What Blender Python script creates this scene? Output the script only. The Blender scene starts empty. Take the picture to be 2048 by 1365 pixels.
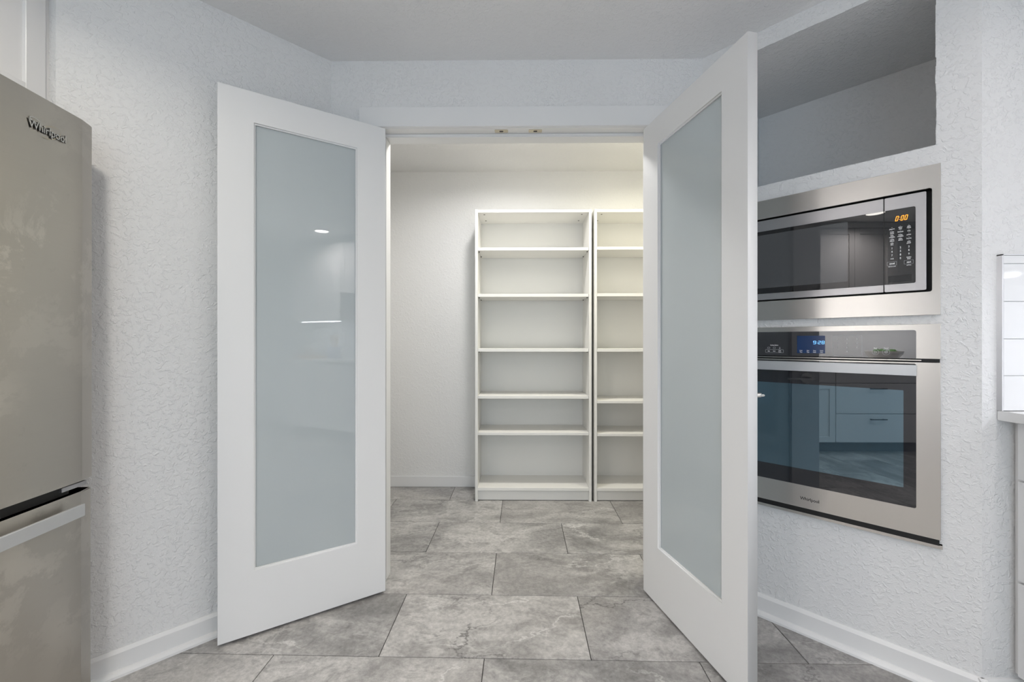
import bpy, bmesh, math, random
from mathutils import Vector, Matrix
random.seed(4)
S = bpy.context.scene
C = S.collection
R = math.radians

# ------------------------------------------------------------------ camera, world, exposure
CAM_H = 1.108
cd = bpy.data.cameras.new('camera'); cam = bpy.data.objects.new('camera', cd); C.objects.link(cam)
cd.sensor_fit = 'HORIZONTAL'; cd.sensor_width = 36.0; cd.lens = 832.0 / 2048.0 * 36.0
cd.clip_start = 0.02; cd.clip_end = 60
cam.location = (0, 0, CAM_H); cam.rotation_euler = (R(90), 0, R(0.6))
cd.shift_y = 0.5 / 2048
S.camera = cam
S.view_settings.view_transform = 'Standard'; S.view_settings.look = 'None'
S.view_settings.gamma = 1.0; S.view_settings.use_curve_mapping = False
S.view_settings.exposure = 0.0
W = bpy.data.worlds.new('sky'); S.world = W; W.use_nodes = True
W.node_tree.nodes['Background'].inputs[0].default_value = (0.75, 0.86, 1.0, 1)
W.node_tree.nodes['Background'].inputs[1].default_value = 0.3

def area(name, loc, rot, sx, sy, power, col, spread=180, shape='RECTANGLE'):
    l = bpy.data.lights.new(name, 'AREA'); l.shape = shape; l.size = sx
    if shape in ('RECTANGLE', 'ELLIPSE'): l.size_y = sy
    l.energy = power; l.color = col; l.spread = R(spread)
    o = bpy.data.objects.new(name, l); C.objects.link(o); o.location = loc; o.rotation_euler = rot
    return o
# daylight arriving through the glazed window of the kitchen (behind the camera)
DAY = (1.0, 0.945, 0.975)
CAN = (1.0, 0.92, 0.895)      # ceiling downlights
CANW = 11.6
CANF = 5.8
CANFILL = 3.2
PANW = 12.2
PANB = 8.6
LEDW = 1.9
LEDN = 1.8
LEDFILL = 6.0
LEDC = (.88, .90, 1.0)
WINW = 66
PANC = (1.0, .98, .965)

area('daylight_window_rear', (0.0, -3.36, 1.15), (R(90), 0, 0), 3.5, 2.1, WINW, DAY)

# ------------------------------------------------------------------ helpers
def link(name, me, mat=None, parent=None):
    o = bpy.data.objects.new(name, me); C.objects.link(o)
    if mat is not None and me is not None:
        me.materials.clear(); me.materials.append(mat)
    if parent is not None: o.parent = parent
    return o
def tag(o, label=None, cat=None, group=None, kind=None):
    if label: o['label'] = label
    if cat: o['category'] = cat
    if group: o['group'] = group
    if kind: o['kind'] = kind
    return o
def empty(name, loc=(0, 0, 0), rz=0.0):
    o = bpy.data.objects.new(name, None); C.objects.link(o)
    o.empty_display_size = 0.1; o.location = loc; o.rotation_euler = (0, 0, rz); return o
def addbox(bm, x0, x1, y0, y1, z0, z1, bev=0.0, seg=2):
    r = bmesh.ops.create_cube(bm, size=1.0)
    vs = r['verts']
    for v in vs:
        v.co = Vector(((x0 + x1) / 2 + v.co.x * (x1 - x0), (y0 + y1) / 2 + v.co.y * (y1 - y0), (z0 + z1) / 2 + v.co.z * (z1 - z0)))
    if bev > 0:
        es = list({e for v in vs for e in v.link_edges})
        bmesh.ops.bevel(bm, geom=es, offset=bev, segments=seg, affect='EDGES', clamp_overlap=True)
def addprism(bm, pts, z0, z1):
    a = [bm.verts.new((p[0], p[1], z0)) for p in pts]; b = [bm.verts.new((p[0], p[1], z1)) for p in pts]
    n = len(pts); bm.faces.new(a[::-1]); bm.faces.new(b)
    for i in range(n): bm.faces.new((a[i], a[(i + 1) % n], b[(i + 1) % n], b[i]))
def addcyl(bm, p0, p1, r0, r1=None, n=20, cap=True):
    p0 = Vector(p0); p1 = Vector(p1); r1 = r0 if r1 is None else r1
    d = (p1 - p0).normalized(); u = d.orthogonal().normalized(); w = d.cross(u)
    A = []; B = []
    for i in range(n):
        t = 2 * math.pi * i / n; q = u * math.cos(t) + w * math.sin(t)
        A.append(bm.verts.new(p0 + q * r0)); B.append(bm.verts.new(p1 + q * r1))
    for i in range(n): bm.faces.new((A[i], A[(i + 1) % n], B[(i + 1) % n], B[i]))
    if cap: bm.faces.new(A[::-1]); bm.faces.new(B)
def addlathe(bm, prof, n=36, c=(0, 0)):
    rings = []
    for r, z in prof:
        if r < 1e-6: rings.append([bm.verts.new((c[0], c[1], z))])
        else: rings.append([bm.verts.new((c[0] + r * math.cos(2 * math.pi * i / n), c[1] + r * math.sin(2 * math.pi * i / n), z)) for i in range(n)])
    for a, b in zip(rings, rings[1:]):
        for i in range(n):
            j = (i + 1) % n
            if len(a) == 1 and len(b) == 1: continue
            if len(a) == 1: bm.faces.new((a[0], b[j], b[i]))
            elif len(b) == 1: bm.faces.new((a[i], a[j], b[0]))
            else: bm.faces.new((a[i], a[j], b[j], b[i]))
def mesh(bm, name='m', smooth=False):
    bmesh.ops.recalc_face_normals(bm, faces=bm.faces)
    me = bpy.data.meshes.new(name); bm.to_mesh(me); bm.free()
    if smooth:
        for p in me.polygons: p.use_smooth = True
    return me
def box(name, mat, parent, x0, x1, y0, y1, z0, z1, bev=0.0, seg=2):
    bm = bmesh.new(); addbox(bm, x0, x1, y0, y1, z0, z1, bev, seg); return link(name, mesh(bm, name), mat, parent)
def boxes(name, mat, parent, lst, bev=0.0):
    bm = bmesh.new()
    for b in lst: addbox(bm, *b, bev=bev)
    return link(name, mesh(bm, name), mat, parent)
def rrect(x0, x1, z0, z1, r=0.0, n=6):
    if r <= 0: return [(x0, z0), (x1, z0), (x1, z1), (x0, z1)]
    P = []
    for cx, cz, a in ((x1 - r, z0 + r, -90), (x1 - r, z1 - r, 0), (x0 + r, z1 - r, 90), (x0 + r, z0 + r, 180)):
        for i in range(n + 1):
            t = R(a + 90 * i / n); P.append((cx + r * math.cos(t), cz + r * math.sin(t)))
    return P
def plate_mesh(loops, y0, y1, bevel=0.0):
    """flat plate in the local x-z plane, first loop outer, others holes, from depth y0 (front) to y1"""
    cu = bpy.data.curves.new('c', 'CURVE'); cu.dimensions = '2D'; cu.fill_mode = 'BOTH'
    for L in loops:
        sp = cu.splines.new('POLY'); sp.points.add(len(L) - 1); sp.use_cyclic_u = True
        for p, q in zip(sp.points, L): p.co = (q[0], q[1], 0, 1)
    h = (y1 - y0) / 2; cu.extrude = max(h - bevel, 0.00005)
    if bevel > 0: cu.bevel_depth = bevel; cu.bevel_resolution = 1; cu.offset = -bevel
    ob = bpy.data.objects.new('c', cu); me = bpy.data.meshes.new_from_object(ob)
    bpy.data.objects.remove(ob); bpy.data.curves.remove(cu)
    for v in me.vertices: v.co = Vector((v.co.x, (y0 + y1) / 2 - v.co.z, v.co.y))
    me.materials.clear(); return me
def plate(name, mat, parent, loops, y0, y1, bevel=0.0): return link(name, plate_mesh(loops, y0, y1, bevel), mat, parent)
def text_mesh(s, size, x, z, y, align='CENTER', ext=0.0002, shear=0.0, sx=1.0, off=0.0):
    cu = bpy.data.curves.new('t', 'FONT'); cu.body = s; cu.size = size; cu.align_x = align; cu.align_y = 'CENTER'
    cu.extrude = ext; cu.shear = shear; cu.offset = off; cu.resolution_u = 3
    ob = bpy.data.objects.new('t', cu); me = bpy.data.meshes.new_from_object(ob)
    bpy.data.objects.remove(ob); bpy.data.curves.remove(cu)
    for v in me.vertices: v.co = Vector((x + v.co.x * sx, y - v.co.z, z + v.co.y))
    me.materials.clear(); return me
def merge(meshes):
    bm = bmesh.new()
    for m in meshes: bm.from_mesh(m)
    me = bpy.data.meshes.new('m'); bm.to_mesh(me); bm.free(); return me
SEG = {'0': 'abcdef', '1': 'bc', '2': 'abged', '3': 'abgcd', '4': 'fgbc', '5': 'afgcd', '6': 'afgedc', '7': 'abc', '8': 'abcdefg', '9': 'abcdfg'}
def seven(s, x, z, w, h, t, gap, y, shear=0.15):
    bm = bmesh.new()
    def quad(x0, x1, z0, z1, ox):
        P = [(x0, z0), (x1, z0), (x1, z1), (x0, z1)]
        bm.faces.new([bm.verts.new((ox + a + b * shear, y, z + b)) for a, b in P])
    cx = x; e = t * 0.12
    for ch in s:
        if ch == ':':
            quad(0, t, h * .22, h * .22 + t, cx); quad(0, t, h * .66, h * .66 + t, cx); cx += t + gap; continue
        q = {'a': (t * .6, w - t * .6, h - t, h), 'g': (t * .6, w - t * .6, h / 2 - t / 2, h / 2 + t / 2), 'd': (t * .6, w - t * .6, 0, t),
             'f': (0, t, h / 2 + e, h - t * .4), 'b': (w - t, w, h / 2 + e, h - t * .4), 'e': (0, t, t * .4, h / 2 - e), 'c': (w - t, w, t * .4, h / 2 - e)}
        for k in SEG[ch]: quad(*q[k], cx)
        cx += w + gap
    me = bpy.data.meshes.new('seg'); bm.to_mesh(me); bm.free(); return me

# ------------------------------------------------------------------ materials
def mat(name, col=(.8, .8, .8), rough=.5, metal=0.0, spec=.5, **kw):
    m = bpy.data.materials.new(name); m.use_nodes = True
    b = m.node_tree.nodes['Principled BSDF']
    b.inputs['Base Color'].default_value = (*col, 1); b.inputs['Roughness'].default_value = rough
    b.inputs['Metallic'].default_value = metal; b.inputs['Specular IOR Level'].default_value = spec
    for k, v in kw.items(): b.inputs[k].default_value = v
    return m
class NT:
    def __init__(s, m): s.t = m.node_tree; s.n = s.t.nodes; s.l = s.t.links; s.b = s.n.get('Principled BSDF')
    def add(s, typ, **kw):
        x = s.n.new(typ)
        for k, v in kw.items(): setattr(x, k, v)
        return x
    def link(s, a, b): s.l.new(a, b)
    def noise(s, vec, scale, detail=4, rough=.5, dist=0.0):
        x = s.add('ShaderNodeTexNoise'); x.inputs['Scale'].default_value = scale; x.inputs['Detail'].default_value = detail
        x.inputs['Roughness'].default_value = rough; x.inputs['Distortion'].default_value = dist
        if vec is not None: s.link(vec, x.inputs['Vector'])
        return x.outputs['Fac']
    def ramp(s, fac, stops):
        x = s.add('ShaderNodeValToRGB'); e = x.color_ramp.elements
        while len(e) < len(stops): e.new(0.5)
        for k, (p, c) in zip(e, stops):
            k.position = p; k.color = (*c, 1) if len(c) == 3 else c
        s.link(fac, x.inputs[0]); return x.outputs[0]
    def mix(s, fac, a, b, mode='MIX'):
        x = s.add('ShaderNodeMix', data_type='RGBA', blend_type=mode)
        for sock, v in ((x.inputs[0], fac), (x.inputs[6], a), (x.inputs[7], b)):
            if hasattr(v, 'default_value'): s.link(v, sock)
            elif isinstance(v, (int, float)): sock.default_value = v
            else: sock.default_value = (*v, 1)
        return x.outputs[2]
    def math(s, op, a, b=0.0):
        x = s.add('ShaderNodeMath', operation=op)
        for i, v in enumerate((a, b)):
            if hasattr(v, 'default_value'): s.link(v, x.inputs[i])
            else: x.inputs[i].default_value = v
        return x.outputs[0]
    def bump(s, h, strength, dist):
        x = s.add('ShaderNodeBump'); x.inputs['Strength'].default_value = strength; x.inputs['Distance'].default_value = dist
        s.link(h, x.inputs['Height']); s.link(x.outputs[0], s.b.inputs['Normal'])
def textured_paint(name, col, strength=.55, dist=.0040):
    m = mat(name, col, .62, spec=.3); t = NT(m)
    co = t.add('ShaderNodeTexCoord').outputs['Object']
    a = t.noise(co, 62, 3, .55, .6)                       # knock-down splatter lumps
    lump = t.ramp(a, [(.50, (0, 0, 0)), (.62, (1, 1, 1))])
    b = t.noise(co, 190, 3, .6)                           # roller stipple
    big = t.noise(co, 3.0, 2)
    h = t.math('ADD', t.math('MULTIPLY', lump, t.math('MULTIPLY', big, 1.3)), t.math('MULTIPLY', b, .55))
    t.bump(h, strength, dist); return m
WALL = textured_paint('wall_paint', (.79, .79, .785))
CEIL = textured_paint('ceiling_paint', (.83, .83, .83), .45, .003)
PWALL = textured_paint('pantry_paint', (.80, .797, .785), .4, .0035)
TRIM = mat('trim_enamel', (.80, .80, .795), .35)
DOORP = mat('door_enamel', (.79, .79, .785), .38)
CAB = mat('cabinet_lacquer', (.80, .80, .80), .33)
GREYGAP = mat('cabinet_inside', (.30, .30, .30), .7)
def shelfwhite():
    m = mat('shelf_foil', (.82, .81, .775), .42); t = NT(m)
    co = t.add('ShaderNodeTexCoord').outputs['Object']
    mp = t.add('ShaderNodeMapping'); mp.inputs['Scale'].default_value = (1, 1, .06); t.link(co, mp.inputs[0])
    n = t.noise(mp.outputs[0], 120, 2); t.bump(n, .06, .001); return m
SHELF = shelfwhite()
DARK = mat('black_gap', (.004, .004, .004), .5)
HOLE = mat('pin_hole', (.03, .025, .02), .6)
BLACKP = mat('black_plastic', (.012, .012, .013), .35)
GROUT = mat('floor_joint', (.05, .048, .045), .8)
PRINT = mat('white_print', (.85, .85, .85), .5)
PRINTG = mat('grey_print', (.55, .56, .58), .5)
BRASS = mat('aged_brass', (.58, .52, .41), .38, 1.0)
NICKEL = mat('satin_nickel', (.78, .77, .74), .25, 1.0)
QUARTZ = mat('white_quartz', (.83, .83, .83), .16)
def emis(name, col, s):
    m = bpy.data.materials.new(name); m.use_nodes = True; t = NT(m); t.n.remove(t.b)
    e = t.add('ShaderNodeEmission'); e.inputs[0].default_value = (*col, 1); e.inputs[1].default_value = s
    t.link(e.outputs[0], t.n['Material Output'].inputs[0]); return m
ORANGE = emis('orange_digits', (1.0, .30, .03), 3.0)
BLUED = emis('blue_digits', (.16, .45, 1.0), 2.6)
LAMP = emis('lamp_diffuser', (1.0, .96, .9), 14.0)
LEDM = emis('led_strip', (.93, .97, 1.0), 10.0)
def steel(name, col, rough, direction='x', smudge=0.0):
    m = mat(name, col, rough, 1.0); t = NT(m)
    co = t.add('ShaderNodeTexCoord').outputs['Object']
    mp = t.add('ShaderNodeMapping'); mp.inputs['Scale'].default_value = (1.2, 1, 160) if direction == 'x' else (160, 1, 1.2)
    t.link(co, mp.inputs[0])
    n = t.noise(mp.outputs[0], 6, 3, .6)
    c = t.mix(n, tuple(x * .96 for x in col), tuple(min(1, x * 1.04) for x in col))
    r = t.math('ADD', t.math('MULTIPLY', n, .05), rough - .025)
    if smudge:
        a = t.noise(co, 6.5, 10, .72, .35); a2 = t.ramp(a, [(.49, (0, 0, 0)), (.545, (1, 1, 1))])
        q = t.noise(co, 1.7, 3, .5); q2 = t.ramp(q, [(.44, (0, 0, 0)), (.60, (1, 1, 1))])
        f = t.math('MULTIPLY', a2, q2)
        c = t.mix(t.math('MULTIPLY', f, smudge), c, (.74, .70, .64))
        w = t.noise(co, 22, 4, .7); w2 = t.ramp(w, [(.62, (0, 0, 0)), (.75, (1, 1, 1))])
        c = t.mix(t.math('MULTIPLY', w2, .25), c, (.36, .34, .31))
        r = t.math('ADD', r, t.math('MULTIPLY', f, .08))
    t.link(c, t.b.inputs['Base Color']); t.link(r, t.b.inputs['Roughness'])
    t.b.inputs['Anisotropic'].default_value = .65
    tg = t.add('ShaderNodeCombineXYZ'); tg.inputs[2].default_value = 1.0     # brushing runs level, so highlights stretch upright
    t.link(tg.outputs[0], t.b.inputs['Tangent'])
    return m
STEEL = steel('brushed_steel', (.66, .635, .60), .24)
STEEL2 = steel('brushed_steel_satin', (.56, .55, .56), .33)
FRIDGE = steel('smudged_steel', (.54, .51, .465), .36, 'x', .70)
HANDLE = mat('handle_silver', (.62, .63, .64), .38, .6)
def frosted():
    m = bpy.data.materials.new('frosted_glass'); m.use_nodes = True; t = NT(m); t.n.remove(t.b)
    d = t.add('ShaderNodeBsdfDiffuse'); d.inputs[0].default_value = (.83, .90, .905, 1)
    tr = t.add('ShaderNodeBsdfTranslucent'); tr.inputs[0].default_value = (.82, .89, .94, 1)
    a = t.add('ShaderNodeMixShader'); a.inputs[0].default_value = .50; t.link(d.outputs[0], a.inputs[1]); t.link(tr.outputs[0], a.inputs[2])
    g = t.add('ShaderNodeBsdfGlossy'); g.inputs[0].default_value = (1, 1, 1, 1); g.inputs['Roughness'].default_value = .0
    fr = t.add('ShaderNodeFresnel'); fr.inputs[0].default_value = 1.8
    b = t.add('ShaderNodeMixShader'); t.link(fr.outputs[0], b.inputs[0]); t.link(a.outputs[0], b.inputs[1]); t.link(g.outputs[0], b.inputs[2])
    t.link(b.outputs[0], t.n['Material Output'].inputs[0]); return m
FROST = frosted()
def darkglass(name, see, tint, ior=1.55, refl=(1, 1, 1)):
    m = bpy.data.materials.new(name); m.use_nodes = True; t = NT(m); t.n.remove(t.b)
    k = t.add('ShaderNodeBsdfDiffuse'); k.inputs[0].default_value = (*tint, 1)
    tp = t.add('ShaderNodeBsdfTransparent'); tp.inputs[0].default_value = (.75, .85, .9, 1)
    a = t.add('ShaderNodeMixShader'); a.inputs[0].default_value = see; t.link(k.outputs[0], a.inputs[1]); t.link(tp.outputs[0], a.inputs[2])
    g = t.add('ShaderNodeBsdfGlossy'); g.inputs[0].default_value = (*refl, 1); g.inputs['Roughness'].default_value = .008
    fr = t.add('ShaderNodeFresnel'); fr.inputs[0].default_value = ior
    b = t.add('ShaderNodeMixShader'); t.link(fr.outputs[0], b.inputs[0]); t.link(a.outputs[0], b.inputs[1]); t.link(g.outputs[0], b.inputs[2])
    t.link(b.outputs[0], t.n['Material Output'].inputs[0]); return m
OGLASS = darkglass('oven_black_glass', 0.0, (.012, .013, .017), 1.75)
OWIN = darkglass('oven_coated_window', .35, (.02, .05, .075), 2.9, (.66, .88, 1.0))
MGLASS = darkglass('microwave_black_glass', 0.0, (.008, .008, .009), 1.7)
MWIN = darkglass('microwave_screen', 0.0, (.075, .078, .082), 1.7)
PGLASS = darkglass('control_glass', 0.0, (.02, .02, .024), 1.95)
WGLASS = darkglass('window_pane', .98, (.8, .85, .9), 1.45)
DISP = mat('display_blue', (.004, .016, .055), .2)
DISP.node_tree.nodes['Principled BSDF'].inputs['Emission Color'].default_value = (.006, .035, .12, 1)
DISP.node_tree.nodes['Principled BSDF'].inputs['Emission Strength'].default_value = .35
def stone():
    m = mat('stone_look_tile', (.4, .4, .4), .42, spec=.4); t = NT(m)
    co = t.add('ShaderNodeTexCoord').outputs['Object']
    oi = t.add('ShaderNodeObjectInfo').outputs['Random']
    cb = t.add('ShaderNodeCombineXYZ'); t.link(t.math('MULTIPLY', oi, 37.0), cb.inputs[0]); t.link(t.math('MULTIPLY', oi, 91.0), cb.inputs[1]); t.link(t.math('MULTIPLY', oi, 53.0), cb.inputs[2])
    va = t.add('ShaderNodeVectorMath', operation='ADD'); t.link(co, va.inputs[0]); t.link(cb.outputs[0], va.inputs[1])
    P = va.outputs[0]
    mp = t.add('ShaderNodeMapping'); mp.inputs['Scale'].default_value = (.75, 1.25, 1); t.link(P, mp.inputs[0]); Q = mp.outputs[0]
    c = t.ramp(t.noise(Q, 3.0, 9, .62, .7), [(.32, (.18, .178, .174)), (.47, (.33, .324, .316)), (.60, (.475, .466, .454))])
    c = t.mix(t.math('MULTIPLY', t.ramp(t.noise(Q, 8.5, 8, .7, 1.0), [(.40, (1, 1, 1)), (.50, (0, 0, 0))]), .50), c, (.175, .171, .165))
    c = t.mix(t.math('MULTIPLY', t.ramp(t.noise(Q, 1.3, 3, .5), [(.42, (0, 0, 0)), (.62, (1, 1, 1))]), .30), c, (.36, .345, .33))
    f = t.noise(P, 60, 6, .75); c = t.mix(.62, c, t.ramp(f, [(.3, (.27, .27, .27)), (.7, (.72, .71, .70))]), 'OVERLAY')
    def vein(scale, off, wid, msk):
        o = t.add('ShaderNodeVectorMath', operation='ADD'); t.link(Q, o.inputs[0]); o.inputs[1].default_value = off
        nz = t.add('ShaderNodeTexNoise'); nz.inputs['Scale'].default_value = 4.0; nz.inputs['Detail'].default_value = 6; nz.inputs['Roughness'].default_value = .65; t.link(o.outputs[0], nz.inputs['Vector'])
        sc = t.add('ShaderNodeVectorMath', operation='SCALE'); t.link(nz.outputs['Color'], sc.inputs[0]); sc.inputs['Scale'].default_value = .45
        ad = t.add('ShaderNodeVectorMath', operation='ADD'); t.link(o.outputs[0], ad.inputs[0]); t.link(sc.outputs[0], ad.inputs[1])
        v = t.add('ShaderNodeTexVoronoi', feature='DISTANCE_TO_EDGE'); v.inputs['Scale'].default_value = scale; t.link(ad.outputs[0], v.inputs['Vector'])
        ln = t.ramp(v.outputs['Distance'], [(0.0, (1, 1, 1)), (wid, (0, 0, 0))])
        mk = t.ramp(t.noise(o.outputs[0], msk, 2), [(.50, (0, 0, 0)), (.62, (1, 1, 1))])
        return t.math('MULTIPLY', ln, mk)
    c = t.mix(t.math('MULTIPLY', vein(1.7, (3, 1, 0), .013, 2.2), .85), c, (.09, .088, .085))
    c = t.mix(t.math('MULTIPLY', vein(3.2, (7, 5, 0), .020, 3.0), .55), c, (.13, .13, .125))
    c = t.mix(t.math('MULTIPLY', vein(1.4, (1, 9, 0), .012, 2.6), .65), c, (.66, .65, .63))
    t.link(c, t.b.inputs['Base Color'])
    t.link(t.math('ADD', t.math('MULTIPLY', f, .12), .36), t.b.inputs['Roughness'])
    t.bump(f, .12, .001); return m
STONE = stone()
def splash():
    m = mat('glazed_tile', (.82, .825, .83), .06); t = NT(m)
    co = t.add('ShaderNodeTexCoord').outputs['Object']; t.bump(t.noise(co, 9, 2), .25, .004); return m
GLAZE = splash()
WOOD = mat('spoon_wood', (.45, .28, .14), .55)
CERAM = mat('grey_ceramic', (.42, .42, .43), .3)
CREAM = mat('cream_ceramic', (.72, .70, .66), .3)
GREENL = mat('lettuce_green', (.10, .30, .04), .45)
BLUEC = mat('blue_ceramic', (.42, .47, .62), .25)

# ------------------------------------------------------------------ main dimensions
HC = 2.372                # kitchen ceiling
YD = 1.868                # door wall, kitchen face
YI = 1.982                # door wall, pantry face
YB = 3.166                # pantry back wall
CR = 2.700                # oven wall: x + y = CR
CL = 2.703                # left angled wall: y - x = CL
YR = 1.282                # return wall beside the counter
XR = 2.09; XL = -2.10; YREAR = -3.30
A45 = math.sqrt(.5)
JX = .612                 # jamb face

# ------------------------------------------------------------------ structure
def struct(o, label=None): o['kind'] = 'structure'; (label and o.__setitem__('label', label)); return o
# floor: dark joint bed with one object per tile
fl = struct(box('floor', GROUT, None, -2.3, 2.3, -3.4, 3.3, -.06, -.0035), 'grey stone-look floor tiles laid in staggered rows')
TW, TL, GP = .362, .7445, .0028
tb = bmesh.new(); addbox(tb, -TL / 2 + GP / 2, TL / 2 - GP / 2, -TW / 2 + GP / 2, TW / 2 - GP / 2, -.004, 0, .0011, 1)
tme = mesh(tb, 'floor_tile'); tme.materials.append(STONE)
rot = math.atan(-.0115); ca, sa = math.cos(rot), math.sin(rot)
for r in range(-8, 5):
    for k in range(-4, 5):
        yy = 1.451 + TW * (r + .5)
        xx = -.112 + TL * (k + .5) if (r % 2) else .2605 + TL * (k + .5)
        X = ca * xx - sa * (yy - 1.451); Y = sa * xx + ca * (yy - 1.451) + 1.451
        if X < -2.45 or X > 2.45 or Y > 3.35: continue
        o = link('floor_tile', tme, None, fl); o.location = (X, Y, 0); o.rotation_euler = (0, 0, rot)
# kitchen rear floor beyond the tiles drawn singly
struct(box('floor_rear', STONE, None, XL, XR, -3.3, 1.451 - TW * 8 - .005, -.0034, -.0006))

# ceilings
bm = bmesh.new(); addprism(bm, [(-2.25, -3.45), (2.25, -3.45), (2.25, 1.42), (1.40, 1.42), (.90, 1.92), (-.90, 1.92), (-1.40, 1.42), (-2.25, 1.42)], HC, HC + .10)
struct(link('ceiling', mesh(bm), CEIL), 'flat white textured kitchen ceiling')
struct(box('ceiling_pantry', PWALL, None, -1.25, 1.55, YI + .001, 3.30, 2.40, 2.48), 'white pantry ceiling')

# door wall with opening
HZ = 2.064
wd = boxes('wall_back', WALL, None, [(-.835, -JX - .02, YD, YI, 0, HC), (JX + .02, .835, YD, YI, 0, HC), (-JX - .02, JX + .02, YD, YI, HZ + .02, HC)])
struct(wd, 'short white wall over the pantry doorway')
bm = bmesh.new()   # pantry-side continuation of that wall
addbox(bm, -1.25, -.835, YI - .02, YI, 0, 2.40); addbox(bm, .835, .90, YI - .02, YI, 0, 2.40); addbox(bm, -.835, .835, YI, YI + .004, HZ + .05, 2.40)
struct(link('wall_pantry_front', mesh(bm), PWALL))
struct(box('wall_pantry_back', PWALL, None, -1.25, 1.55, YB, YB + .1, 0, 2.40), 'textured off-white rear wall of the pantry')
struct(box('wall_pantry_left', PWALL, None, -1.25, -1.15, YI, YB, 0, 2.40))
bm = bmesh.new(); addprism(bm, [(.90, YI - .02), (1.40, 2.482), (1.46, 2.44), (.96, YI - .02)], 0, 2.40); addbox(bm, 1.40, 1.46, 2.46, YB, 0, 2.40)
struct(link('wall_pantry_right', mesh(bm), PWALL))
struct(boxes('baseboard_pantry_back', TRIM, None, [(-1.15, 1.40, YB - .013, YB, 0, .082)], .003))

# left angled wall (frame: x along wall to the right, y into wall)
LW = empty('wall_left', (-CL / 2, CL / 2, 0), R(45)); struct(LW, 'textured white angled wall between refrigerator and pantry')
sR = (-.835 + CL / 2) / A45; sL = (-1.428 + CL / 2) / A45
lw = box('wall_surface', WALL, LW, sL, sR + .07, 0, .1, 0, HC)
def baseboard(parent, s0, s1, name='baseboard'):
    bm = bmesh.new()
    prof = [(0, .0), (-.013, .0), (-.013, .072), (-.0045, .083), (0, .083)]
    for pr in (prof, [(-.013, 0), (-.031, 0), (-.030, .008), (-.025, .0145), (-.019, .018), (-.013, .019)]):
        a = [bm.verts.new((s0, p[0], p[1])) for p in pr]; b = [bm.verts.new((s1, p[0], p[1])) for p in pr]
        n = len(pr); bm.faces.new(a); bm.faces.new(b[::-1])
        for i in range(n): bm.faces.new((a[i], b[i], b[(i + 1) % n], a[(i + 1) % n]))
    return link(name, mesh(bm), TRIM, parent)
baseboard(LW, sL, sR)
# alcove wall behind / beside the refrigerator and the far left kitchen wall
struct(box('wall_alcove', WALL, None, XL - .1, -1.428, 1.275, 1.375, 0, HC))
struct(box('wall_left_side', WALL, None, XL - .1, XL, YREAR, 1.275, 0, HC))

# right angled (oven) wall
RW = empty('wall_right', (CR / 2, CR / 2, 0), R(-45)); struct(RW, 'textured white angled wall with niche, microwave and oven')
sA = (.832 - CR / 2) / A45; sB = (CR - 2 * YR) / 2 / A45     # left end, right end
NL, NR, ND = -.668, 0.0, .60                                 # niche sides and depth
NB, NT_ = 1.740, 2.302
TH = .1
bm = bmesh.new()
for b in [(sA, NL, 0, TH, 0, HC), (NR, sB, 0, TH, 0, HC), (NL, NR, 0, TH, NT_, HC), (NL, NR, 0, TH, 1.662, NB), (NL, NR, 0, TH, 1.150, 1.208), (NL, NR, 0, TH, 0, .470)]: addbox(bm, *b)
bmesh.ops.remove_doubles(bm, verts=bm.verts, dist=1e-5)
link('wall_surface', mesh(bm), WALL, RW)
bm = bmesh.new()      # drywall lining of the open niche, slightly hand-finished front edges
addbox(bm, NL, NR, TH, ND, NB - .02, NB); addbox(bm, NL, NR, TH, ND, NT_, NT_ + .02)
addbox(bm, NL - .02, NL, TH, ND + .02, NB - .02, NT_ + .02); addbox(bm, NR, NR + .02, TH, ND + .02, NB - .02, NT_ + .02); addbox(bm, NL, NR, ND, ND + .02, NB - .02, NT_ + .02)
link('niche_lining', mesh(bm), WALL, RW)
bm = bmesh.new()      # wavy plaster bead round the niche opening
rng = random.Random(2)
def bead(p0, p1, n, w):
    for i in range(n):
        a = i / n; b = (i + 1) / n
        q = rng.uniform(.2, 1) * w
        xa, za = p0[0] + (p1[0] - p0[0]) * a, p0[1] + (p1[1] - p0[1]) * a; xb, zb = p0[0] + (p1[0] - p0[0]) * b, p0[1] + (p1[1] - p0[1]) * b
        if abs(p0[0] - p1[0]) < 1e-6: addbox(bm, xa - q, xa + .002, -.0012, .03, min(za, zb), max(za, zb))
        else: addbox(bm, min(xa, xb), max(xa, xb), -.0012, .03, za - q, za + .002)
bead((NL, NT_), (NR, NT_), 26, .0035); bead((NR, NB), (NR, NT_), 20, .0035)
link('plaster_bead', mesh(bm), WALL, RW)
baseboard(RW, sA, sB + .012)
# return wall and right side wall
struct(box('wall_return', WALL, None, 1.418, XR + .1, YR, YR + .1, 0, HC), 'narrow white return wall at the counter end')
struct(box('wall_right_side', WALL, None, XR, XR + .1, YREAR, YR, 0, HC))
bb = baseboard(None, -.012, .17, 'baseboard_return'); bb.location = (1.418, YR, 0); struct(bb)
# rear wall with window
struct(boxes('wall_rear', WALL, None, [(XL - .1, -1.75, YREAR - .1, YREAR, 0, HC), (1.75, XR + .1, YREAR - .1, YREAR, 0, HC), (-1.75, 1.75, YREAR - .1, YREAR, 0, .09), (-1.75, 1.75, YREAR - .1, YREAR, 2.20, HC)]))
w1 = struct(empty('window_1', (0, YREAR, 0)), 'wide white framed glazed patio window')
plate('window_frame', TRIM, w1, [rrect(-1.80, 1.80, .04, 2.25), rrect(-1.72, -.02, .12, 2.17), rrect(.02, 1.72, .12, 2.17)], -.02, .03)
box('window_pane', WGLASS, w1, -1.72, -.02, .0, .004, .12, 2.17); box('window_pane', WGLASS, w1, .02, 1.72, .0, .004, .12, 2.17)

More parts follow.
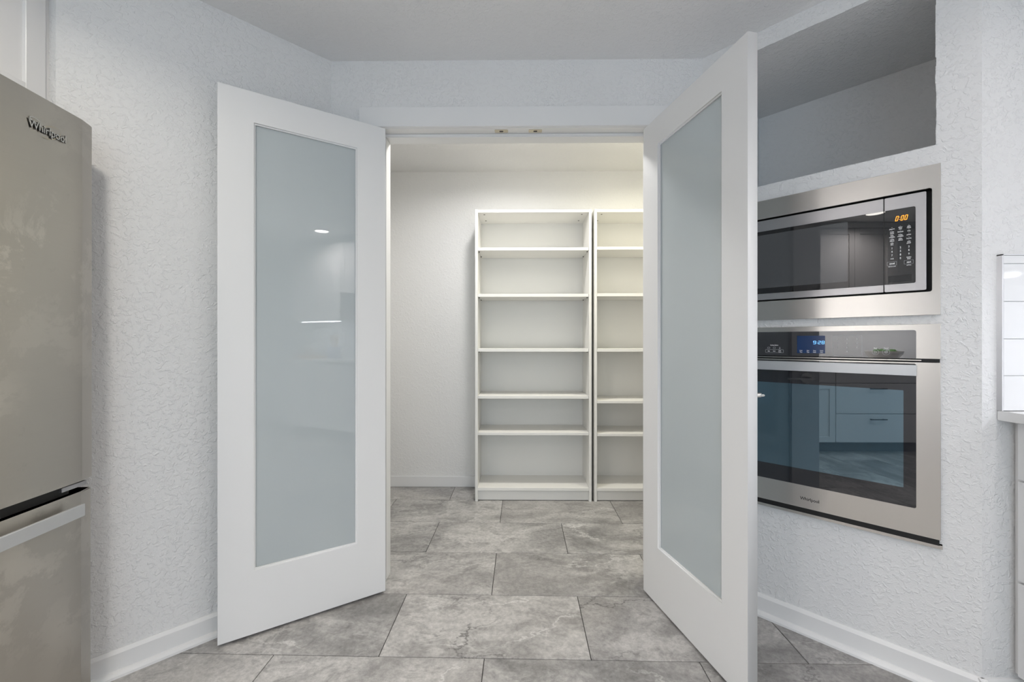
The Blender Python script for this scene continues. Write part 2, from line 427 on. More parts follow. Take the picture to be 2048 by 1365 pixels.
# ------------------------------------------------------------------ door casing / jamb
fr = struct(empty('trim_1', (0, YD, 0)), 'white door casing and jamb around the pantry opening')
CT = .018
box('head_casing', TRIM, fr, -.702, .702, -CT, 0, HZ + .002, 2.154, .002)
box('side_casing', TRIM, fr, -.702, -JX - .004, -CT, 0, 0, HZ + .002, .002); box('side_casing', TRIM, fr, JX + .004, .702, -CT, 0, 0, HZ + .002, .002)
box('head_jamb', TRIM, fr, -JX - .019, JX + .019, -.004, YI - YD + .004, HZ, HZ + .019)
box('side_jamb', TRIM, fr, -JX - .019, -JX, -.004, YI - YD + .004, 0, HZ); box('side_jamb', TRIM, fr, JX, JX + .019, -.004, YI - YD + .004, 0, HZ)
box('door_stop', TRIM, fr, -JX, JX, .045, .114, HZ - .014, HZ, .003)
box('door_stop', TRIM, fr, -JX, -JX + .011, .045, .114, .0, HZ - .014, .003); box('door_stop', TRIM, fr, JX - .011, JX, .045, .114, .0, HZ - .014, .003)
for x in (-.068, .086):
    o = plate('strike_plate', BRASS, fr, [rrect(-.030, .030, -.0125, .0125, .004)], -.0009, .0009); o.rotation_euler = (R(90), 0, 0); o.location = (x, .022, HZ - .001)
    o['label'] = 'small worn brass ball-catch strike plate'
    q = link('ball_recess', plate_mesh([rrect(-.009, .009, -.006, .006, .005)], -.0012, .0012), HOLE, o)

# ------------------------------------------------------------------ pantry doors
def door(name, loc, rz, x0, x1, g0, g1, hinge_x, label):
    d = empty(name, loc, rz); struct(d, label); d['category'] = 'door'
    Z0, Z1, T = .012, 2.042, .035
    plate('door_frame', DOORP, d, [rrect(x0, x1, Z0, Z1), rrect(g0, g1, .250, 1.927)], 0, T, .0012)
    box('glass_pane', FROST, d, g0 - .008, g1 + .008, .0125, .0185, .242, 1.935)['label'] = 'frosted blue-grey glass pane'
    plate('glazing_bead', DOORP, d, [rrect(g0 - .001, g1 + .001, .249, 1.928), rrect(g0 + .005, g1 - .005, .255, 1.922)], .006, .0125, .001)
    plate('glazing_bead', DOORP, d, [rrect(g0 - .001, g1 + .001, .249, 1.928), rrect(g0 + .005, g1 - .005, .255, 1.922)], .0185, .027, .001)
    for z in (.25, 1.03, 1.80):
        bm = bmesh.new(); addcyl(bm, (hinge_x, T + .004, z - .045), (hinge_x, T + .004, z + .045), .006, n=14)
        link('hinge', mesh(bm, smooth=False), TRIM, d)
    return d
d1 = door('door_1', (-.574, 1.82, 0), math.atan2(.557, .83), -.603, 0, -.491, -.120, .004, 'white pantry door with frosted glass, swung back against the left wall')
d2 = door('door_2', (.56, 1.84, 0), math.atan2(-.974, .228), 0, .597, .112, .485, -.004, 'white pantry door with frosted glass, standing half open before the ovens')
def lever(d, x, sgn):
    bm = bmesh.new(); addcyl(bm, (x, .035, .937), (x, .041, .937), .026, .025, 24); addcyl(bm, (x, .041, .937), (x, .092, .937), .008, n=16)
    h = link('handle', mesh(bm), NICKEL, d); h['label'] = 'satin nickel lever handle'
    bm = bmesh.new(); addbox(bm, min(x - sgn * .012, x + sgn * .105), max(x - sgn * .012, x + sgn * .105),   .089, .101, .9335, .9405, .002)
    link('lever', mesh(bm), NICKEL, h)
lever(d2, .545, -1); lever(d1, -.551, 1)

# ------------------------------------------------------------------ bookcases in the pantry
def zpx(y): return CAM_H + (683 - y) / 832 * 2.872
def bookcase(x0, x1, shelves, label):
    t = empty('bookcase', ((x0 + x1) / 2, 2.872, 0)); w = (x1 - x0) / 2; D = .28; th = .0185
    tag(t, label, 'bookcase', 'white bookcases in the pantry')
    HT = zpx(418.6)
    box('side_panel', SHELF, t, -w, -w + th, 0, D, 0, HT, .0008, 1); box('side_panel', SHELF, t, w - th, w, 0, D, 0, HT, .0008, 1)
    tp = box('top_panel', SHELF, t, -w + th, w - th, .001, D - .004, HT - .0225, HT - .003, .0008, 1)
    for x in (-w + .06, w - .06):
        for y in (.05, .20):
            bm = bmesh.new(); addcyl(bm, (x, y, HT - .0235), (x, y, HT - .022), .006, n=12); link('cam_fitting', mesh(bm), HOLE, tp)
    for i, (a, b) in enumerate(shelves):
        sh = box('shelf', SHELF, t, -w + th + .001, w - th - .001, .006, D - .006, zpx(b), zpx(a), .0008, 1)
        for x in (-w + th + .006, w - th - .006):
            for y in (.04, .21):
                bm = bmesh.new(); addcyl(bm, (x, y, zpx(b) - .006), (x, y, zpx(b)), .0035, n=10); link('shelf_pin', mesh(bm), HOLE, sh)
    box('bottom_shelf', SHELF, t, -w + th, w - th, .002, D - .004, zpx(982.4), zpx(976.6), .0008, 1)
    box('plinth', SHELF, t, -w + th, w - th, .022, .04, .004, zpx(982.4))
    box('back_panel', SHELF, t, -w + .004, w - .004, D - .004, D, .0, HT - .004)
    return t
bookcase(-.285, .519, [(495, 500.9), (588, 594), (697.7, 704), (792.7, 798.2), (866, 871.4)], 'white open bookcase with six bays, fully in view left of the other')
bookcase(.537, 1.341, [(493.9, 499.7), (587, 593.1), (697.7, 704), (802, 807.3), (867.7, 873)], 'white open bookcase partly hidden behind the half-open glass door')

# ------------------------------------------------------------------ refrigerator
fg = empty('refrigerator', (-1.276, 1.248, 0), math.atan2(.997, -.08))
tag(fg, 'stainless steel bottom-freezer refrigerator with smudged doors at the left edge', 'refrigerator')
FW = .76; BOD = mat('fridge_side', (.28, .28, .28), .5)
box('cabinet', BOD, fg, -FW + .004, -.004, .075, .70, .03, 1.745, .004)
box('upper_door_core', BLACKP, fg, -FW + .01, -.01, .062, .076, .06, 1.74)
def fdoor(name, z0, z1, xr):
    bm = bmesh.new()      # faintly bowed front skin with rounded long edges
    n = 20; xs = [-FW + (xr + FW) * i / n for i in range(n + 1)]
    prof = []
    for x in xs:
        u = 2 * (x + FW) / (xr + FW) - 1
        y = .0045 * u * u + (.006 * max(0, (abs(u) - .965) / .035) ** 2)
        prof.append((x, y))
    pts = prof + [(xr, .064), (-FW, .064)]
    addprism(bm, pts, z0, z1)
    es = [e for e in bm.edges if abs(e.verts[0].co.z - e.verts[1].co.z) < 1e-6 and max(v.co.y for v in e.verts) < .02]
    bmesh.ops.bevel(bm, geom=es, offset=.003, segments=2, affect='EDGES')
    return link(name, mesh(bm), FRIDGE, fg)
ud = fdoor('upper_door', .698, 1.76, 0); ld = fdoor('lower_door', .075, .668, -.004)
ms = text_mesh('Whirlpool', .029, -.139, 1.6735, -.0018, ext=.0010, sx=.80)
link('logo_lettering', ms, NICKEL, ud)
ms = text_mesh('Whirlpool', .029, -.139, 1.6735, -.0004, ext=.0005, sx=.80, off=.0009); link('logo_backing', ms, BLACKP, ud)
def ring(cx, cz, a, b, tilt, t0, t1, w, y, n=40):
    bm = bmesh.new(); prev = None
    for i in range(n + 1):
        t = R(t0 + (t1 - t0) * i / n); k = w * (.35 + .65 * math.sin(math.pi * i / n))
        def P(s):
            x = (a + s) * math.cos(t); z = (b + s) * math.sin(t)
            return bm.verts.new((cx + x * math.cos(tilt) - z * math.sin(tilt), y, cz + x * math.sin(tilt) + z * math.cos(tilt)))
        q = (P(-k), P(k))
        if prev: bm.faces.new((prev[0], prev[1], q[1], q[0]))
        prev = q
    me = bpy.data.meshes.new('ring'); bm.to_mesh(me); bm.free(); return me
link('logo_swoosh', merge([ring(-.133, 1.674, .030, .0155, R(30), 20, 175, .0012, -.0006), ring(-.133, 1.674, .030, .0155, R(30), 200, 355, .0012, -.0006)]), BRASS, ud)
link('logo_swoosh', ring(-.168, 1.6865, .016, .006, R(-12), 10, 330, .0010, -.0012), NICKEL, ud)
box('handle_recess', DARK, fg, -FW + .02, -.06, .02, .066, .664, .702)
box('hinge_trim', STEEL2, fg, -.088, -.014, .012, .03, .680, .6925, .001)
hd = plate('handle', HANDLE, ld, [rrect(-FW + .066, -.066, .606, .641, .002)], -.030, -.022, .001); hd['label'] = 'flat silver bar handle'
for x in (-.31, -FW + .31): box('handle_post', HANDLE, hd, x - .012, x + .012, -.022, .004, .613, .634)
box('toe_grille', BLACKP, fg, -FW + .02, -.02, .05, .07, .0, .072)
for x in (-FW + .06, -.06):
    bm = bmesh.new(); addcyl(bm, (x, .62, 0), (x, .62, .03), .02); link('foot', mesh(bm), BLACKP, fg)

# ------------------------------------------------------------------ cabinets
def shaker(name, parent, x0, x1, z0, z1, knob=None, st=.055):
    bm = bmesh.new(); y0 = -.02
    addbox(bm, x0, x0 + st, y0, 0, z0, z1, .0012, 1); addbox(bm, x1 - st, x1, y0, 0, z0, z1, .0012, 1)
    addbox(bm, x0 + st, x1 - st, y0, 0, z0, z0 + st, .0012, 1); addbox(bm, x0 + st, x1 - st, y0, 0, z1 - st, z1, .0012, 1)
    addbox(bm, x0 + st - .002, x1 - st + .002, y0 + .011, 0, z0 + st - .002, z1 - st + .002)
    d = link(name, mesh(bm), CAB, parent); pull(d, knob); return d
def slab(name, parent, x0, x1, z0, z1, knob=None):
    d = box(name, CAB, parent, x0, x1, -.02, 0, z0, z1, .0015, 1); pull(d, knob); return d
def pull(d, knob):
    if not knob: return
    (xa, za), (xb, zb) = knob; bm = bmesh.new()
    addcyl(bm, (xa, -.05, za), (xb, -.05, zb), .005, n=12)
    for q in (.12, .88):
        x = xa + (xb - xa) * q; z = za + (zb - za) * q; addcyl(bm, (x, -.05, z), (x, -.02, z), .004, n=10)
    link('handle', mesh(bm), BLACKP, d)
# deep cabinet above the refrigerator
oc = empty('wall_cabinet', (-1.463, 1.262, 1.80), R(90)); tag(oc, 'white shaker cabinet above the stainless refrigerator', 'cabinet')
box('carcass', CAB, oc, -.80, 0, 0, .60, .0, HC - 1.80 - .001)
box('filler_strip', CAB, oc, 0, .013, -.012, .05, .0, HC - 1.80 - .001)
for a, b in ((-.80, -.402), (-.398, -.001)): shaker('door', oc, a, b, .018, .55, st=.052)
# base cabinet facing the fridge alcove: left run
def base_cab(loc, rz, w, doors, label, group):
    t = empty('base_cabinet', loc, rz); tag(t, label, 'cabinet', group)
    box('carcass', CAB, t, 0, w, .0, .57, .10, .866); box('toe_kick', GREYGAP, t, 0, w, .06, .57, 0, .10)
    if doors == 'drawers':
        for a, b in ((.106, .386), (.392, .689), (.695, .862)): slab('drawer', t, .003, w - .003, a, b, ((w / 2 - .08, b - .05), (w / 2 + .08, b - .05)))
    else:
        slab('drawer', t, .003, w - .003, .695, .862, ((w / 2 - .07, .78), (w / 2 + .07, .78)))
        shaker('door', t, .003, w / 2 - .002, .106, .689, ((w / 2 - .035, .52), (w / 2 - .035, .65))); shaker('door', t, w / 2 + .002, w - .003, .106, .689, ((w / 2 + .035, .52), (w / 2 + .035, .65)))
    return t
def wall_cab(loc, rz, w, h, label, group):
    t = empty('wall_cabinet', loc, rz); tag(t, label, 'cabinet', group)
    box('carcass', CAB, t, 0, w, 0, .31, 0, h)
    shaker('door', t, .002, w / 2 - .001, .004, h - .012); shaker('door', t, w / 2 + .001, w - .002, .004, h - .012)
    return t
XF = 1.517                # right base cabinet carcass front
y = 1.262
specs = [(.46, 'drawers', 'white three-drawer base cabinet at the right frame edge beside the ovens'), (.76, 'doors', 'white base cabinet second from the ovens along the right counter'),
         (.60, 'drawers', 'white drawer base cabinet third from the ovens along the right counter'), (.80, 'doors', 'white base cabinet at the rear end of the right counter')]
for w, k, lb in specs:
    base_cab((XF, y, 0), R(-90), w, k, lb, 'base cabinets under the right counter'); y -= w
YE = y
struct(box('trim_2', CAB, None, XF, XF + .02, 1.262, YR - .001, .10, .866), 'narrow white filler between cabinet and return wall')
bm = bmesh.new(); addbox(bm, 1.462, XR - .001, YE, YR - .0005, .868, .897, .002)
ct = link('countertop', mesh(bm), QUARTZ); tag(ct, 'white quartz countertop along the right wall beside the ovens', 'countertop')
# glazed tile splash at the counter end (one object per tile)
sp = struct(empty('wall_tile_splash', (1.462, YR, .898)), 'glossy white tile splash at the end of the counter')
box('tile_backer', PRINT, sp, .004, XR - 1.462 - .001, -.008, 0, 0, .468)
plate('edge_trim', mat('white_tile_trim', (.80, .80, .82), .25), sp, [rrect(0, .004, 0, .4725)], -.0145, 0)
box('edge_trim', bpy.data.materials['white_tile_trim'], sp, 0, XR - 1.462 - .001, -.0145, 0, .4690, .4725)
zr = [0, .106, .217, .330, .444, .469]
for i in range(5):
    xs = [.005, .31, XR - 1.462 - .002] if i % 2 else [.005, .16, .465, XR - 1.462 - .002]
    for a, b in zip(xs, xs[1:]): box('tile', GLAZE, sp, a + .0008, b - .0008, -.0135, -.008, zr[i] + .0008, zr[i + 1] - .0008, .0006, 1)
# tile splash along the right wall (behind the counter)
struct(box('wall_tile_right', GLAZE, None, XR - .010, XR - .0005, YE, YR - .016, .898, 1.36))
# upper cabinets on the right wall
XU = XR - .32
wall_cab((XU, 1.262, 1.36), R(-90), .76, HC - 1.36 - .06, 'white shaker wall cabinet above the right counter next to the ovens', 'wall cabinets over the right counter')
wall_cab((XU, .50, 1.36), R(-90), .52, HC - 1.36 - .06, 'white shaker wall cabinet above the right counter, second from the ovens', 'wall cabinets over the right counter')
wall_cab((XU, -.02, 1.68), R(-90), .76, HC - 1.68 - .06, 'short white shaker wall cabinet over the right counter', 'wall cabinets over the right counter')
wall_cab((XU, -.78, 1.36), R(-90), .80, HC - 1.36 - .06, 'white shaker wall cabinet at the rear end of the right counter', 'wall cabinets over the right counter')
struct(box('trim_3', CAB, None, XU - .02, XR - .001, -1.58, 1.262, HC - .06, HC - .001, .003), 'white crown strip above the right wall cabinets')
def led(x, y0, y1, z, power, label, col=LEDC):
    t = tag(box('light_strip', LEDM, None, x - .012, x + .012, y0, y1, z - .008, z, .001, 1), label, 'light')
    area('strip_light', (x, (y0 + y1) / 2, z - .010), (0, 0, 0), .024, y1 - y0, power, col)
led(XU + .06, .30, 1.00, 1.359, LEDN, 'slim light strip under the wall cabinet nearest the ovens')
led(XU + .06, .02, .24, 1.359, LEDW * .35, 'short light strip under the second wall cabinet from the ovens')
led(XU + .06, -1.50, -.86, 1.359, LEDW, 'slim light strip under the rear wall cabinet')
# left run; its light strips are added as low fill for walls and niche
led(XL + .26, -.45, .35, 1.359, LEDFILL, 'slim added fill strip under the wall cabinet beside the refrigerator', (1, .96, .94))
led(XL + .26, -1.95, -.6, 1.359, LEDFILL * 1.6, 'long added fill strip under the rear left wall cabinets', (1, .96, .94))
XB = -1.51
y = -2.10
for w, k, lb in [(.80, 'doors', 'white base cabinet at the rear end of the left counter'), (.80, 'drawers', 'white drawer base cabinet in the middle of the left counter'), (.90, 'doors', 'white base cabinet beside the refrigerator')]:
    base_cab((XB, y, 0), R(90), w, k, lb, 'base cabinets under the left counter'); y += w
tag(box('countertop', QUARTZ, None, XL + .001, -1.45, -2.10, .40, .868, .897, .002), 'white quartz countertop along the left wall behind the refrigerator', 'countertop')
struct(box('wall_tile_left', GLAZE, None, XL + .0005, XL + .010, -2.10, .40, .898, 1.36))
for yy, w, lb in ((-2.10, .80, 'white shaker wall cabinet at the rear end of the left counter'), (-1.30, .80, 'white shaker wall cabinet in the middle of the left counter'), (-.50, .90, 'white shaker wall cabinet beside the refrigerator')):
    wall_cab((XL + .32, yy, 1.36), R(90), w, HC - 1.36 - .06, lb, 'wall cabinets over the left counter')
struct(box('trim_4', CAB, None, XL + .001, XL + .34, -2.10, .40, HC - .06, HC - .001, .003), 'white crown strip above the left wall cabinets')

# ------------------------------------------------------------------ microwave (frame: x along the wall, y into the wall)
OX = -.333
mw = empty('microwave', (CR / 2, CR / 2, 1.193), R(-45)); tag(mw, 'built-in stainless microwave with black window above the wall oven', 'microwave')
def mz(z): return z - 1.193
ML, MR = 2 * OX - .009, .009
HL, HR = 2 * OX + .011, -.011
plate('trim_frame', STEEL, mw, [rrect(ML, MR, 0, mz(1.6755), .001, 2), rrect(HL, HR, mz(1.2685), mz(1.6015), .006)], -.012, -.001, .0008)
boxes('housing', DARK, mw, [(HL - .012, HL, -.001, .40, mz(1.255), mz(1.612)), (HR, HR + .006, -.001, .40, mz(1.255), mz(1.612)), (HL, HR, -.001, .40, mz(1.25), mz(1.2665)), (HL, HR, -.001, .40, mz(1.6035), mz(1.615)), (HL, HR, .03, .04, mz(1.26), mz(1.61))])
z0, z1 = mz(1.2745), mz(1.5945)
BR = -.0235; SM = -.1262; BL = 2 * OX + .0235
YF = -.010
md = plate('door', STEEL2, mw, [rrect(BL, SM - .0008, z0, z1, .003, 3), rrect(BL + .03, SM - .0008 - .0005, mz(1.3), mz(1.551), .002, 2)], YF, .02, .0008)
box('door_glass', MGLASS, md, BL + .0295, SM - .0008, YF - .0004, YF + .004, mz(1.2998), mz(1.5512))
plate('screen_window', MWIN, md, [rrect(BL + .075, -.2225, mz(1.322), mz(1.536), .004)], YF - .0006, YF + .001)
box('seam_shade_strip', DARK, mw, SM - .0011, SM + .0011, YF - .0005, YF + .006, z0 + .0005, z1 - .0005)  # near-black strip laid over the seam, stands for the shade inside it
cp = plate('control_panel', STEEL2, mw, [rrect(SM + .0008, BR, z0, z1, .004, 4), rrect(SM + .0014, -.0492, mz(1.3005), mz(1.551), .004, 4)], YF, .02, .0008)
plate('control_glass', MGLASS, cp, [[(SM + .0008, mz(1.2998)), (-.0530, mz(1.2998)), (-.0505, mz(1.3008)), (-.0490, mz(1.3038)), (-.0490, mz(1.5472)), (-.0505, mz(1.5502)), (-.0530, mz(1.5512)), (SM + .0008, mz(1.5512))]], YF - .0004, YF + .004)
yT = YF - .0006
link('clock_digits', seven('0:00', -.0985, mz(1.5112), .0066, .0165, .0015, .0026, yT - .0001, .2), ORANGE, cp)
K1, K2, K3 = -.1058, -.0850, -.0645
rows = [(K1, 1.4868, ['popcorn']), (K2, 1.4892, ['dinner', 'plate']), (K3, 1.4892, ['pizza', 'reheat']),
        (K1, 1.4768, ['frozen', 'entree']), (K2, 1.4743, ['beverage']), (K3, 1.4739, ['soup']),
        (K1, 1.4642, ['fresh', 'vegetable']), (K2, 1.4640, ['frozen', 'vegetable']), (K3, 1.4613, ['potato']),
        (K1, 1.4512, ['weight', 'defrost']), (K2, 1.4512, ['steam', 'defrost']), (K3, 1.4487, ['favorite']),
        (K1, 1.4385, ['cook', 'time']), (K3, 1.4385, ['cook', 'power'])]
ms = []
for x, z, L in rows:
    for i, t_ in enumerate(L): ms.append(text_mesh(t_, .0062, x, mz(z) - i * .0049, yT, sx=.62, off=.00012))
    bm = bmesh.new(); zt = mz(z) + (.0035 if len(L) > 1 else .0046); addbox(bm, x - .0014, x + .0014, yT - .0001, yT + .0004, zt, zt + .0006); ms.append(mesh(bm))
for i, (x, z) in enumerate([(K1, 1.4212), (K2, 1.4214), (K3, 1.4211), (K1, 1.4098), (K2, 1.4097), (K3, 1.4097), (K1, 1.3977), (K2, 1.3975), (K3, 1.3973), (K2, 1.3855)]):
    ms.append(text_mesh('1234567890'[i], .0092, x, mz(z), yT, sx=.70, off=.00022))
ms += [text_mesh('clock', .0064, K1, mz(1.3866), yT, sx=.62, off=.00012), text_mesh('kitchen', .0062, K3, mz(1.3866), yT, sx=.62, off=.00012), text_mesh('timer', .0062, K3, mz(1.3817), yT, sx=.62, off=.00012),
       text_mesh('cancel', .0082, K1, mz(1.3702), yT, sx=.66, off=.00022), text_mesh('start', .0082, K3, mz(1.3702), yT, sx=.66, off=.00022),
       text_mesh('hold 3 sec to lock', .0046, K1, mz(1.3604), yT, sx=.56, off=.0001), text_mesh('add 30 sec', .0046, K3, mz(1.3603), yT, sx=.56, off=.0001)]
for q in ms: link('key_lettering', q, PRINT, cp)
def outline(x0, x1, za, zb, t=.0004, r=.0): return plate_mesh([rrect(x0, x1, za, zb, r), rrect(x0 + t, x1 - t, za + t, zb - t, max(r - t, 0))], yT - .0001, yT + .0003)
link('key_outline', outline(-.1180, -.0946, mz(1.3640), mz(1.3765)), PRINTG, cp); link('key_outline', outline(-.0761, -.0540, mz(1.3640), mz(1.3765)), PRINTG, cp)
plate('release_button', BLACKP, cp, [rrect(-.1148, -.0575, mz(1.3070), mz(1.3285), .001, 2)], YF - .0012, YF + .002, .0005)

# ------------------------------------------------------------------ wall oven
ov = empty('wall_oven', (CR / 2, CR / 2, .447), R(-45)); tag(ov, 'built-in stainless wall oven with dark glass door below the microwave', 'oven')
def oz(z): return z - .447
OL, ORr = 2 * OX - .009, .009
YO = -.024
# cavity
CAV = mat('oven_enamel', (.055, .06, .07), .45)
boxes('cavity', CAV, ov, [(OL + .06, ORr - .06, .45, .47, oz(.56), oz(1.0)), (OL + .06, ORr - .06, .02, .47, oz(.55), oz(.57)), (OL + .06, ORr - .06, .02, .47, oz(.99), oz(1.01)), (OL + .05, OL + .07, .02, .47, oz(.55), oz(1.0)), (ORr - .07, ORr - .05, .02, .47, oz(.55), oz(1.0))])
RACK = mat('chrome_rack', (.75, .70, .58), .25, 1.0)
for z in (.695, .805):
    bm = bmesh.new()
    addcyl(bm, (OL + .075, .035, oz(z)), (ORr - .075, .035, oz(z)), .0035, n=8); addcyl(bm, (OL + .075, .43, oz(z)), (ORr - .075, .43, oz(z)), .003, n=8)
    addcyl(bm, (OL + .075, .23, oz(z)), (ORr - .075, .23, oz(z)), .003, n=8)
    for i in range(22):
        x = OL + .08 + (ORr - OL - .16) * i / 21; addcyl(bm, (x, .035, oz(z) + .003), (x, .43, oz(z) + .003), .0013, n=6)
    link('oven_rack', mesh(bm), RACK, ov)
# control panel
pc = plate('control_panel', STEEL, ov, [rrect(OL, ORr, oz(1.0515), oz(1.163), .001, 2), rrect(2 * OX + .047, -.047, oz(1.0505), oz(1.1445), .006)][:1], YO + .001, .0, .0006)
gl = plate('control_glass', PGLASS, pc, [[(2 * OX + .047, oz(1.0518)), (-.047, oz(1.0518)), (-.047, oz(1.1385)), (-.0487, oz(1.1427)), (-.053, oz(1.1445)), (2 * OX + .053, oz(1.1445)), (2 * OX + .0487, oz(1.1427)), (2 * OX + .047, oz(1.1385))]], YO - .0012, YO + .004)
yG = YO - .0014
plate('display', DISP, pc, [rrect(-.3722, -.2860, oz(1.0631), oz(1.1286))], yG - .0001, yG + .0004)
link('clock_digits', seven('9:28', -.3222, oz(1.0975), .0083, .0118, .0012, .0026, yG - .0003, .06), BLUED, pc)
ms = [text_mesh('Cooking Options', .0062, -.4478, oz(1.0925), yG, sx=.62, off=.00008)]
for x, t_ in ((-.4665, 'Bake'), (-.4478, 'Broil'), (-.4291, 'Keep\nWarm')): ms.append(text_mesh(t_, .0056, x, oz(1.0690), yG, sx=.66, off=.00008))
for x, t_ in ((-.3598, 'Cook\nTime'), (-.3378, 'Start\nTime'), (-.3178, 'Temp\nProbe'), (-.2967, 'Timed\nClean')): ms.append(text_mesh(t_, .0058, x, oz(1.0700), yG - .0003, sx=.66, off=.00008))
ms += [text_mesh('Start', .0064, -.1467, oz(1.0842), yG, sx=.68, off=.00008), text_mesh('Cancel', .0064, -.1199, oz(1.0842), yG, sx=.68, off=.00008)]
for i, c in enumerate('123456789 0 '):
    if c != ' ': ms.append(text_mesh(c, .0075, (-.2507, -.2232, -.1957)[i % 3], oz((1.1152, 1.1009, 1.0859, 1.0712)[i // 3]), yG - .0003, sx=.7, off=.00008))
for q in ms: link('panel_lettering', q, PRINT, pc)
def ol(x0, x1, za, zb, r=0.0, t=.0006): return plate_mesh([rrect(x0, x1, za, zb, r), rrect(x0 + t, x1 - t, za + t, zb - t, max(r - t, 0))], yG - .0001, yG + .0003)
ms = [ol(-.4782, -.4166, oz(1.0628), oz(1.0756), .002), ol(-.4705, -.4625, oz(1.0790), oz(1.0850), .001), ol(-.4516, -.4436, oz(1.0790), oz(1.0850), .001), ol(-.2629, -.1822, oz(1.0580), oz(1.1293), .001, .0004),
      ol(-.1555, -.1379, oz(1.0623), oz(1.0799), .0087), ol(-.1296, -.1102, oz(1.0619), oz(1.0813), .0096), ol(-.1245, -.1153, oz(1.0670), oz(1.0762), .0045, .0008)]
for x in (-.3490, -.3278, -.3072): ms.append(ol(x, x + .0006, oz(1.0650), oz(1.0740)))
def stroke(*seg):
    bm = bmesh.new()
    for a, b in seg: addcyl(bm, (a[0], yG, oz(a[1])), (b[0], yG, oz(b[1])), .0005, n=6)
    return mesh(bm)
ms += [stroke(((-.1497, 1.0750), (-.1497, 1.0672)), ((-.1497, 1.0672), (-.1428, 1.0711)), ((-.1428, 1.0711), (-.1497, 1.0750))), stroke(((-.1218, 1.0735), (-.1180, 1.0697)), ((-.1218, 1.0697), (-.1180, 1.0735))),
       stroke(((-.4291, 1.0862), (-.4291, 1.0785)), ((-.4318, 1.0815), (-.4291, 1.0785)), ((-.4264, 1.0815), (-.4291, 1.0785)))]
for q in ms: link('panel_symbol', q, PRINTG, pc)
# gap, door, glass
boxes('vent_gap', DARK, ov, [(OL + .004, ORr - .002, YO + .012, .0, oz(1.040), oz(1.0510)), (OL + .01, ORr - .01, -.001, .02, oz(.47), oz(1.16))])
box('vent_trim', STEEL, ov, OL + .03, -.035, YO + .004, YO + .012, oz(1.0445), oz(1.0475))
dr = plate('door', STEEL, ov, [rrect(OL, ORr, oz(.478), oz(1.0395), .001, 2), [(2 * OX + .047, oz(1.0405))] + [(-.047, oz(1.0405))] and rrect(2 * OX + .0475, -.0475, oz(.5645), oz(1.034), .005)], YO, -.001, .0008)
plate('door_glass', OGLASS, dr, [rrect(2 * OX + .047, -.047, oz(.564), oz(1.0345), .005), rrect(2 * OX + .077, -.077, oz(.625), oz(.946), .002, 2)], YO - .0008, YO + .004)
box('door_window', OWIN, dr, 2 * OX + .0765, -.0765, YO - .0004, YO + .003, oz(.6245), oz(.9465))
hh = plate('handle', HANDLE, dr, [rrect(2 * OX + .046, -.046, oz(.996), oz(1.031), .001, 2)], YO - .020, YO - .014, .0008); hh['label'] = 'wide flat satin steel handle'
for x in (2 * OX + .06, -.06): box('handle_post', HANDLE, hh, x - .008, x + .008, YO - .015, YO, oz(1.003), oz(1.024))
link('logo_lettering', text_mesh('Whirlpool', .0165, OX, oz(.5135), YO - .0003, sx=.86, off=.0002), BLACKP, dr)
box('lower_gap', DARK, ov, OL + .003, ORr - .003, YO + .003, .0, oz(.4595), oz(.479))
box('lower_trim', STEEL, ov, OL - .002, ORr + .004, -.016, -.0005, oz(.447), oz(.4595), .0006, 1)

# ------------------------------------------------------------------ ceiling lights
def downlight(x, y, z, power, label, group, col=CAN, spread=150):
    t = empty('ceiling_light', (x, y, z)); tag(t, label, 'light', group)
    bm = bmesh.new(); addlathe(bm, [(.072, -.001), (.090, -.001), (.092, -.004), (.086, -.007), (.074, -.006), (.072, -.003)], 40); link('trim_ring', mesh(bm, smooth=True), TRIM, t)
    bm = bmesh.new(); addlathe(bm, [(0, -.0035), (.0735, -.0035), (.0735, -.0015), (0, -.0015)], 40); link('diffuser', mesh(bm), LAMP, t)
    a = area('downlight', (x, y, z - .010), (0, 0, 0), .14, .14, power, col, spread, 'DISK')
G = 'recessed kitchen ceiling lights'
for x, y, lb in ((-.95, .62, 'round recessed ceiling light in front of the refrigerator'), (1.49, -.80, 'round recessed ceiling light over the right counter'), (-1.45, -.85, 'round recessed ceiling light over the left counter'),
              (1.2, .55, 'added round fill light in the ceiling in front of the ovens'), (-.1, -1.2, 'round recessed ceiling light in the middle of the kitchen'), (-.1, -2.5, 'round recessed ceiling light near the kitchen window')):  # the one by the ovens is added to brighten door edge and return wall
    downlight(x, y, HC, CANF if 'refrigerator' in lb else CANFILL if 'ovens' in lb else CANW, lb, G, (1.0, .92, .80) if 'refrigerator' in lb else CAN)
downlight(-.10, 2.34, 2.40, PANW, 'round recessed ceiling light inside the pantry, nearer the doorway centre', 'pantry ceiling lights', PANC, 164)
downlight(.92, 2.42, 2.40, PANB, 'round recessed ceiling light inside the pantry, at its right end', 'pantry ceiling lights', (1.0, .95, .76), 165)

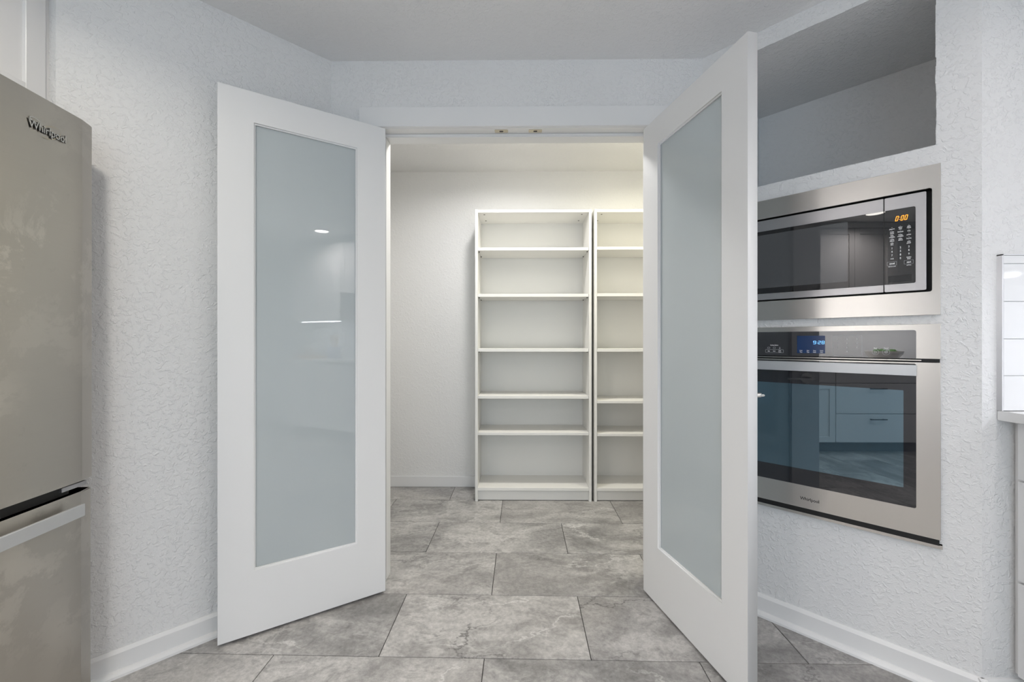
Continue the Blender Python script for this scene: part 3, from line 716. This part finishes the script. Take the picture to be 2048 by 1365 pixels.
# ------------------------------------------------------------------ counter objects (seen mirrored in the glass)
def lathe_obj(name, prof, m, loc, label=None, cat=None, parent=None, n=36):
    bm = bmesh.new(); addlathe(bm, prof, n); o = link(name, mesh(bm, smooth=True), m, parent)
    if parent is None: o.location = loc; tag(o, label, cat)
    return o
ZC = .8972
tag(box('cutting_board', WOOD, None, 1.66, 1.90, -1.50, -1.16, ZC, ZC + .03, .004), 'wooden board lying on the right counter', 'board')
cn = empty('canister', (1.78, -1.33, ZC + .0302)); tag(cn, 'grey lidded canister standing on the wooden board', 'canister')
lathe_obj('jar_body', [(0, 0), (.062, 0), (.066, .004), (.066, .115), (.060, .12), (0, .12)], CERAM, None, parent=cn)
lathe_obj('lid', [(.064, .121), (.066, .128), (.03, .14), (.012, .142), (.012, .155), (.02, .165), (.012, .175), (0, .176)], CERAM, None, parent=cn)
lathe_obj('utensil_crock', [(0, 0), (.068, 0), (.072, .005), (.074, .15), (.068, .15), (.066, .012), (0, .01)], BLUEC, (1.80, -.93, ZC), 'pale blue crock holding wooden spoons on the right counter', 'crock')
for i, (dx, dy, lean, lb) in enumerate(((-.02, .0, -.12, 'leftmost wooden spoon in the pale blue crock'), (.012, .02, .10, 'middle wooden spoon in the pale blue crock'), (.02, -.02, .18, 'rightmost wooden spoon in the pale blue crock'))):
    bm = bmesh.new(); addcyl(bm, (0, 0, 0), (0, 0, .20), .005, .006, 10)
    r = bmesh.ops.create_uvsphere(bm, u_segments=14, v_segments=8, radius=1)
    for v in r['verts']: v.co = Vector((v.co.x * .008, v.co.y * .026, .235 + v.co.z * .042))
    o = link('wooden_spoon', mesh(bm, smooth=True), WOOD); tag(o, lb, 'spoon', 'spoons in the crock'); o.location = (1.80 + dx, -.93 + dy, ZC + .014); o.rotation_euler = (lean * .4, lean, 0)
lathe_obj('salad_bowl', [(0, .0), (.06, .0), (.10, .02), (.145, .075), (.155, .11), (.149, .11), (.138, .075), (.095, .028), (0, .014)], CREAM, (-1.66, -1.12, ZC), 'wide cream bowl of greens on the left counter', 'bowl')
for i in range(3):
    bm = bmesh.new(); r = bmesh.ops.create_icosphere(bm, subdivisions=3, radius=1)
    for v in r['verts']:
        k = 1 + .14 * math.sin(7 * v.co.x + i) * math.cos(6 * v.co.y - i)
        v.co = Vector((v.co.x * .042 * k, v.co.y * .042 * k, v.co.z * .038 * k))
    o = link('green_pepper', mesh(bm, smooth=True), GREENL); a = 2 * math.pi * i / 3 + 1.57
    tag(o, ('green pepper in the cream bowl, nearest the refrigerator', 'green pepper in the cream bowl, nearest the wall', 'green pepper in the cream bowl, nearest the counter edge')[i], 'pepper', 'green peppers in the bowl'); o.location = (-1.66 + .07 * math.cos(a), -1.12 + .07 * math.sin(a), ZC + .092)
